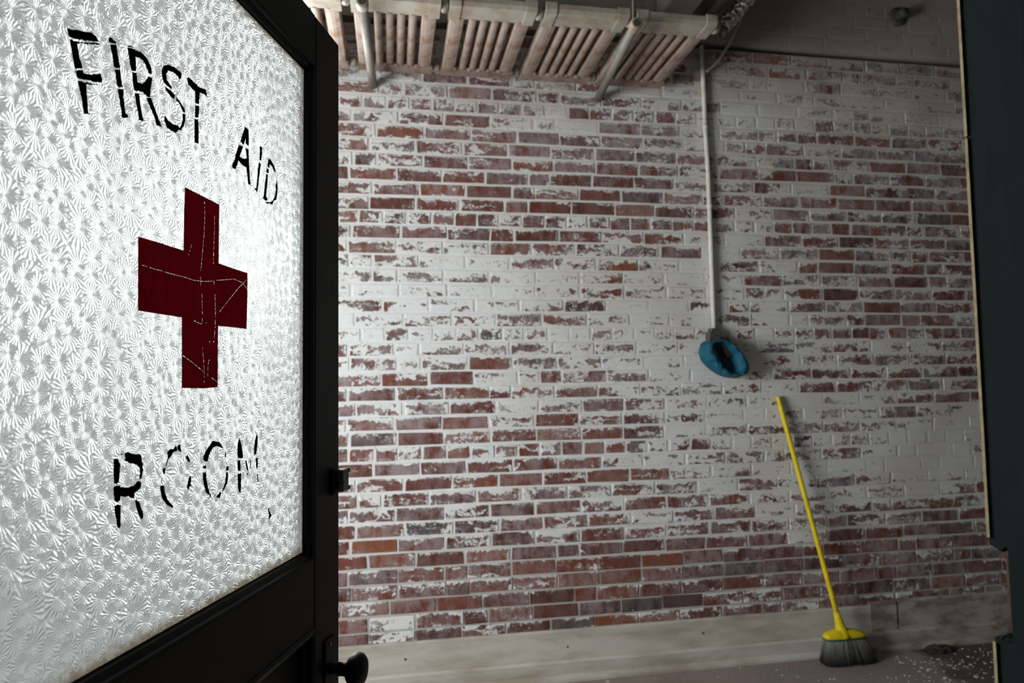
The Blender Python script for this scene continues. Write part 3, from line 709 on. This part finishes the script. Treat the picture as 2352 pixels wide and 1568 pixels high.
# knob set
kb = lathe(B(), [(.012, -.020), (.0115, -.030), (.013, -.036), (.022, -.041), (.0285, -.049), (.030, -.056), (.0285, -.064), (.022, -.070), (.010, -.0735)], 28)
knob = obj('door_knob', kb, M['knob'], door, True, label='round black door knob'); KX, KZ = DWD-.045, .993; knob.scale = (.88, .86, .88)
knob.location = (KX, 0, KZ)
obj('shank', lathe(B(), [(.010, .002), (.010, -.022)], 20), M['knob'], knob, True)
q = B(); box(q, -.022, .022, -.004, .0005, -.085, .055, .0025, 2); obj('escutcheon', q, M['knob'], knob)
q = B(); box(q, .034, .052, .014, .028, .036, .056, .003); obj('latch_bolt', q, M['brass'], knob)
for dz in (-.072, .044): obj('screw', lathe(B(), [(.004, -.003), (.004, -.005), (.002, -.006)], 10, 'y', (0, 0, dz)), M['brass'], knob)
# night latch case near the edge
nl = empty('night_latch'); nl.parent = door; nl.location = (DWD-.013, 0, 1.287)
q = B(); box(q, -.012, .014, -.017, .0, -.018, .018, .002); obj('latch_case', q, M['latch'], nl, label='worn grey metal latch case')
q = B(); box(q, .0145, .0215, -.0165, -.002, -.018, -.011, .001); box(q, .0145, .0215, -.0165, -.002, .011, .018, .001); obj('strike_lip', q, M['knob'], nl)
q = B(); box(q, .0142, .0195, -.0145, -.004, -.0105, .0105, .001); obj('brass_bolt', q, M['brass'], nl, label='brass latch bolt')
q = B(); box(q, -.026, -.0122, -.006, 0, -.022, .022, .002); obj('backplate', q, M['knob'], nl)

# ================================================================== wall-hung radiator (laid flat under the ceiling)
RZ = 2.975; rad = empty('radiator', (.6, 3.0, RZ), label='rusty cream cast iron radiator hung flat above the brick wall', cat='radiator')
YF0, YF1, YB0, YB1 = -.335, -.215, .235, .315
PW, PP = .352, .397
def slat_mesh(w):
    q = B(); prism(q, [(-w/2, .012), (-w/2+.006, 0), (-w*.12, -.003), (w*.12, -.003), (w/2-.006, 0), (w/2, .012), (w/2, .045), (-w/2, .045)], 'y', YF1-.012, YB0+.012)
    me = bpy.data.meshes.new('slat'); bmesh.ops.recalc_face_normals(q, faces=q.faces[:]); q.to_mesh(me); q.free(); me.materials.append(M['rad']); return me
wide, thin = slat_mesh(.064), slat_mesh(.036)
for k in range(-2, 4):
    x0 = -.155+PP*k-.6
    q = B(); oc = [(YF0+.012, 0), (YF1-.008, 0), (YF1, .010), (YF1, .036), (YF1-.010, .044), (YF0+.012, .044), (YF0, .034), (YF0, .014)]
    prism(q, oc, 'x', x0, x0+PW)
    panel = obj('radiator_panel', q, M['header'], rad)
    q = B(); prism(q, [(YB0, .006), (YB0+.01, -.004), (YB1-.01, -.004), (YB1, .008), (YB1, .06), (YB0, .06)], 'x', x0, x0+PW); obj('back_header', q, M['rad'], panel)
    for xs in (x0-.004, x0+PW-.042):       # raised collars at both ends of the front header
        q = B(); prism(q, [(p+(.005 if p > -.28 else -.005), z+(.005 if z > .03 else -.005)) for p, z in oc], 'x', xs, xs+.046); obj('collar', q, M['header'], panel)
    xs = [x0+.036]+[x0+.036+.068+i*(PW-.072-.136)/3 for i in range(4)]+[x0+PW-.036]
    for i, x in enumerate(xs):
        o = bpy.data.objects.new('slat', wide if i in (0, 5) else thin); COL.objects.link(o); o.parent = panel; o.location = (x, 0, 0)
        q = B(); bmesh.ops.create_icosphere(q, subdivisions=2, radius=.012); bmesh.ops.translate(q, verts=q.verts, vec=(x+.032 if i < 5 else x-.03, YB0+.004, .004)); obj('boss', q, M['rad'], panel, True)
    for yy, r in (((YF0+YF1)/2, .030), ((YB0+YB1)/2, .022)):
        q = B(); lathe(q, [(r*.55, x0+PW-.002), (r, x0+PW+.012), (r, x0+PW+.03), (r*.55, x0+PP-.002)], 20, 'x', (0, yy, .024)); obj('nipple', q, M['header'], panel, True)
def support(x0, x1, label):
    t = empty('support_pipe', (x0, 2.62, 2.925), label=label, cat='pipe', group='pipes carrying the radiator')
    dx = x1-x0; L = WALL_Y+.02-2.62
    obj('pipe', tube(B(), [(0, .012, 0), (dx, L, -.005)], .0195, 20), M['pipe'], t, True)
    obj('collar', lathe(B(), [(.016, -.012), (.024, -.012), (.025, .0), (.025, .028), (.021, .034), (.0195, .034)], 24), M['header'], t, True)
    obj('bore_shade', lathe(B(), [(.0155, -.0125), (.0155, -.0120)], 20), M['dirt'], t)  # flat dark disc, colour painted as the shade inside the open pipe end
    obj('hanger_rod', tube(B(), [(0, .03, .02), (.004, .03, CEIL-2.925)], .004, 8), M['pipe'], t)
support(-.108, -.086, 'grey support pipe under the radiator, the one nearer the open door')
support(1.005, 1.068, 'grey support pipe under the radiator, the one nearer the white conduit')

# ceiling-level odds and ends at the right of the radiator
q = B(); box(q, 1.40, 1.56, DW1, WALL_Y-.012, 3.36, 3.62, .004)
obj('trim_3', q, M['board'], label='pale boxed ceiling beam running to the brick wall past the radiator', cat='beam', kind='structure')
q = B(); tube(q, [(1.66, DW1+.05, 3.40), (1.655, WALL_Y-.01, 3.36)], .028, 16)
obj('ceiling_pipe', q, M['pipe'], smooth=True, label='thin grey pipe running along the ceiling beside the beam', cat='pipe')
fp = spline([(1.70, 3.20, 3.275), (1.745, 3.19, 3.32), (1.80, 3.17, 3.385), (1.86, 3.13, 3.46), (1.92, 3.06, 3.58), (1.95, 3.0, CEIL+.01)], 8)
q = B(); tube(q, fp, [.040+.006*math.sin(i*2.1) for i in range(len(fp))], 22, True, lambda i, a: 1+.10*noise.noise(Vector((i*.55, math.cos(a)*1.6, math.sin(a)*1.6))))
o = obj('foil_wrapped_pipe', q, M['foil'], smooth=True, label='crinkled silver foil wrapped pipe descending beside the radiator end', cat='pipe')
el = empty('pipe_elbow', (1.655, 3.2, 3.2), label='dull iron pipe elbow joining the radiator end to the foil pipe', cat='pipe fitting')
obj('bend', tube(B(), [v-Vector((1.655, 3.2, 3.2)) for v in spline([(1.446, 2.735, 3.0), (1.50, 2.80, 3.03), (1.60, 3.02, 3.12), (1.655, 3.13, 3.20), (1.692, 3.19, 3.262)], 6)], .014, 14), M['steel'], el, True)
obj('union_nut', tube(B(), [(-.008, -.085, -.012), (.006, -.06, .008)], .024, 6), M['pipe'], el)
cb = spline([(1.90, 3.22, 3.62), (1.86, 3.25, 3.42), (1.815, 3.28, 3.30), (1.775, 3.30, 3.22), (1.72, 3.315, 3.14), (1.665, 3.325, 3.09)], 8)
obj('loose_cable', tube(B(), cb, .008, 10), M['cable'], smooth=True, label='thin beige cable curving down to the top of the conduit', cat='cable')
st = empty('wall_pipe_stub', (2.86, WALL_Y, 3.50), label='short capped pipe stub sticking out of the upper brickwork', cat='pipe fitting')
obj('flange', lathe(B(), [(.055, .0), (.055, -.012), (.03, -.02)], 24), M['steel'], st, True)
obj('stub', lathe(B(), [(.028, -.01), (.028, -.06), (.024, -.07)], 20), M['steel'], st, True)

# ---------------------------------------------------------------- conduit with its box, and the blue bag on it
cd = empty('conduit', (1.655, 3.335, 1.70), label='thin white conduit running down the brick wall to a grey box', cat='conduit')
CO = Vector((1.655, 3.335, 1.70))
obj('tube', tube(B(), [Vector(p)-CO for p in ((1.648, 3.335, 3.235), (1.650, 3.335, 3.0), (1.652, 3.335, 2.795), (1.660, 3.335, 2.55), (1.662, 3.335, 2.1), (1.664, 3.335, 1.69))], .0125, 14), M['conduit'], cd, True)
for z in (2.795, 2.365):
    obj('coupling', tube(B(), [Vector((1.652+.02*(z < 2.7)*.5, 3.335, z-.012))-CO, Vector((1.652+.02*(z < 2.7)*.5, 3.335, z+.012))-CO], .0145, 14), M['conduit'], cd, True)
q = B(); box(q, -.034, .030, -.035, .018, -.062, -.005, .006, 2); box(q, -.022, .022, -.028, .012, -.022, .012, .004)
obj('connector', q, M['steel'], cd)
q = B(); box(q, -.010, .045, -.050, .016, -.155, -.055, .006, 2)
o = obj('switch_box', q, M['dirt'], cd); o.rotation_euler = (0, math.radians(-24), 0)
# bag: closed sheet running inside -> mouth rim -> bulge -> back
OUT = [(-.040, .052), (.002, .062), (.040, .054), (.075, .034), (.118, -.004), (.155, -.055), (.165, -.098), (.140, -.128), (.085, -.142), (.030, -.136), (-.020, -.112), (-.065, -.078), (-.094, -.042), (-.102, .002), (-.092, .036), (-.068, .052)]
RIM = [(-.030, .036), (.006, .044), (.036, .034), (.062, .006), (.086, -.026), (.100, -.062), (.096, -.096), (.076, -.112), (.050, -.112), (.026, -.098), (.010, -.074), (-.004, -.046), (-.018, -.016), (-.032, .008), (-.040, .022), (-.038, .032)]
def loop(pts, n=64):
    P = [Vector((a, 0, c)) for a, c in pts]; P3 = P[-2:]+P+P[:2]; sp = []
    for i in range(2, len(P)+2):
        for k in range(n//len(P)):
            t = k/(n//len(P)); a, b_, c, d = P3[i-1], P3[i], P3[(i+1)], P3[min(i+2, len(P3)-1)]
            sp.append(.5*((2*b_)+(c-a)*t+(2*a-5*b_+4*c-d)*t*t+(3*b_-a-3*c+d)*t**3))
    return sp
Lo, Lr = loop(OUT), loop(RIM); n = len(Lo)
co, cr_ = Vector((.03, 0, -.04)), Vector((.026, 0, -.03))
prof = [(0, .55, -.030), (0, .80, -.045), (0, .97, -.082), (.04, 0, -.092), (.25, 0, -.108), (.5, 0, -.112), (.75, 0, -.098), (.93, 0, -.070), (1.0, 0, -.045), (.93, 1, -.018), (.6, 1, -.004)]
q = B(); rings = []
for f, md, y in prof:
    ring = []
    for k in range(n):
        if md and md < 1: p = cr_+(Lr[k]-cr_)*md
        elif md == 1: p = co+(Lo[k]-co)*f
        else: p = Lr[k].lerp(Lo[k], f)
        wr = .007*noise.noise(Vector((k*.23, f*2.2, 3.1)))+.004*math.sin(k*1.27+f*4)*f*(1-f)*4
        ring.append(q.verts.new((p.x, y+wr*(1 if -.1 < y < -.02 or not md else .5), p.z+wr*.4)))
    rings.append(ring)
for a in range(len(rings)-1):
    for k in range(n): q.faces.new((rings[a][k], rings[a][(k+1) % n], rings[a+1][(k+1) % n], rings[a+1][k]))
q.faces.new(rings[0]); q.faces.new(rings[-1])
o = obj('blue_bag', q, M['cloth'], smooth=True, label='crumpled blue plastic bag hanging around the box at the conduit end', cat='bag'); o.location = (1.662, 3.348, 1.592)
o.modifiers.new('s', 'SUBSURF').render_levels = 1

# ---------------------------------------------------------------- broom leaning in the corner of wall and floor
br = empty('broom', (2.228, 3.222, 0), label='yellow plastic broom with grey bristles leaning against the brick wall', cat='broom')
BO = Vector((2.228, 3.222, 0))
top, foot = Vector((2.015, 3.338, 1.352)), Vector((2.236, 3.228, .222))
hp = [top+(foot-top)*t for t in (0, .004, .02, .3, .6, .9, 1.0)]
obj('handle', tube(B(), [p-BO for p in hp], [.006, .0105, .012, .012, .012, .0125, .013], 16), M['yellow'], br, True)
ax = (foot-top).normalized(); s0 = foot-ax*.03
obj('socket', tube(B(), [s0-BO, s0+ax*.03-BO, s0+ax*.07-BO, s0+ax*.105-BO, s0+ax*.125-BO], [.0155, .018, .024, .034, .040], 18), M['yellow'], br, True)
# cap: dome over an elongated foot print
def cap_ring(z, hx, hy, ex, cx=0, cy=0, n=40):
    out = []
    for k in range(n):
        a = k*2*math.pi/n; c, s = math.cos(a), math.sin(a)
        out.append((cx+hx*math.copysign(abs(c)**ex, c), cy+hy*math.copysign(abs(s)**ex, s), z))
    return out
def loft(bm, ringsP):
    Rr = [[bm.verts.new(p) for p in r] for r in ringsP]; n = len(Rr[0])
    for a in range(len(Rr)-1):
        for k in range(n): bm.faces.new((Rr[a][k], Rr[a][(k+1) % n], Rr[a+1][(k+1) % n], Rr[a+1][k]))
    bm.faces.new(Rr[0][::-1]); bm.faces.new(Rr[-1]); return bm
HC = .035
obj('head_cap', loft(B(), [cap_ring(.126, .112, .034, .55, HC), cap_ring(.138, .113, .035, .55, HC), cap_ring(.150, .102, .032, .6, HC-.002), cap_ring(.160, .076, .027, .7, HC-.006), cap_ring(.167, .045, .022, .8, HC-.016)]), M['yellow'], br, True)
obj('trim_band', loft(B(), [cap_ring(.120, .1135, .036, .55, HC), cap_ring(.1265, .1145, .037, .55, HC)]), M['teal_trim'], br)
bv, bf, bc = [], [], []
rb = random.Random(3)
for k in range(2600):
    a = rb.random()*2*math.pi; rr = math.sqrt(rb.random()); rr = rr if rb.random() < .5 else .9+.1*rr
    c, s = math.cos(a), math.sin(a); px, py = rr*math.copysign(abs(c)**.55, c), rr*math.copysign(abs(s)**.55, s)
    x0, y0 = HC+px*.109, py*.032
    x1, y1 = HC+.004+px*.134+rb.gauss(0, .004)+(max(0, px)*.022), py*.047-.006+rb.gauss(0, .004)
    z1 = .002+rb.random()*.010; w = rb.uniform(.0009, .0016)
    i0 = len(bv); sh = rb.uniform(.6, 1.25)
    for t, wt in ((0, 1), (.5, 1), (1, .5)):
        x, y, z = x0+(x1-x0)*(t**.8), y0+(y1-y0)*t, .122+(z1-.122)*t
        for dx, dy in ((-w*wt, -w*.6*wt), (w*wt, -w*.6*wt), (0, w*wt)): bv.append((x+dx, y+dy, z))
        g_ = [.36, .20, .035][int(t*2)]*sh*(1.0 if px < .2 else .72); bc += [(g_, g_*.94, g_*.89, 1)]*3
    for t in (0, 3):
        for e in range(3): bf.append((i0+t+e, i0+t+(e+1) % 3, i0+t+3+(e+1) % 3, i0+t+3+e))
    bf.append((i0+6, i0+7, i0+8))
o = obj('bristles', (bv, [], bf), M['bristle'], br, kind='stuff')
ca = o.data.color_attributes.new('bc', 'FLOAT_COLOR', 'POINT')
for d, c in zip(ca.data, bc): d.color = c
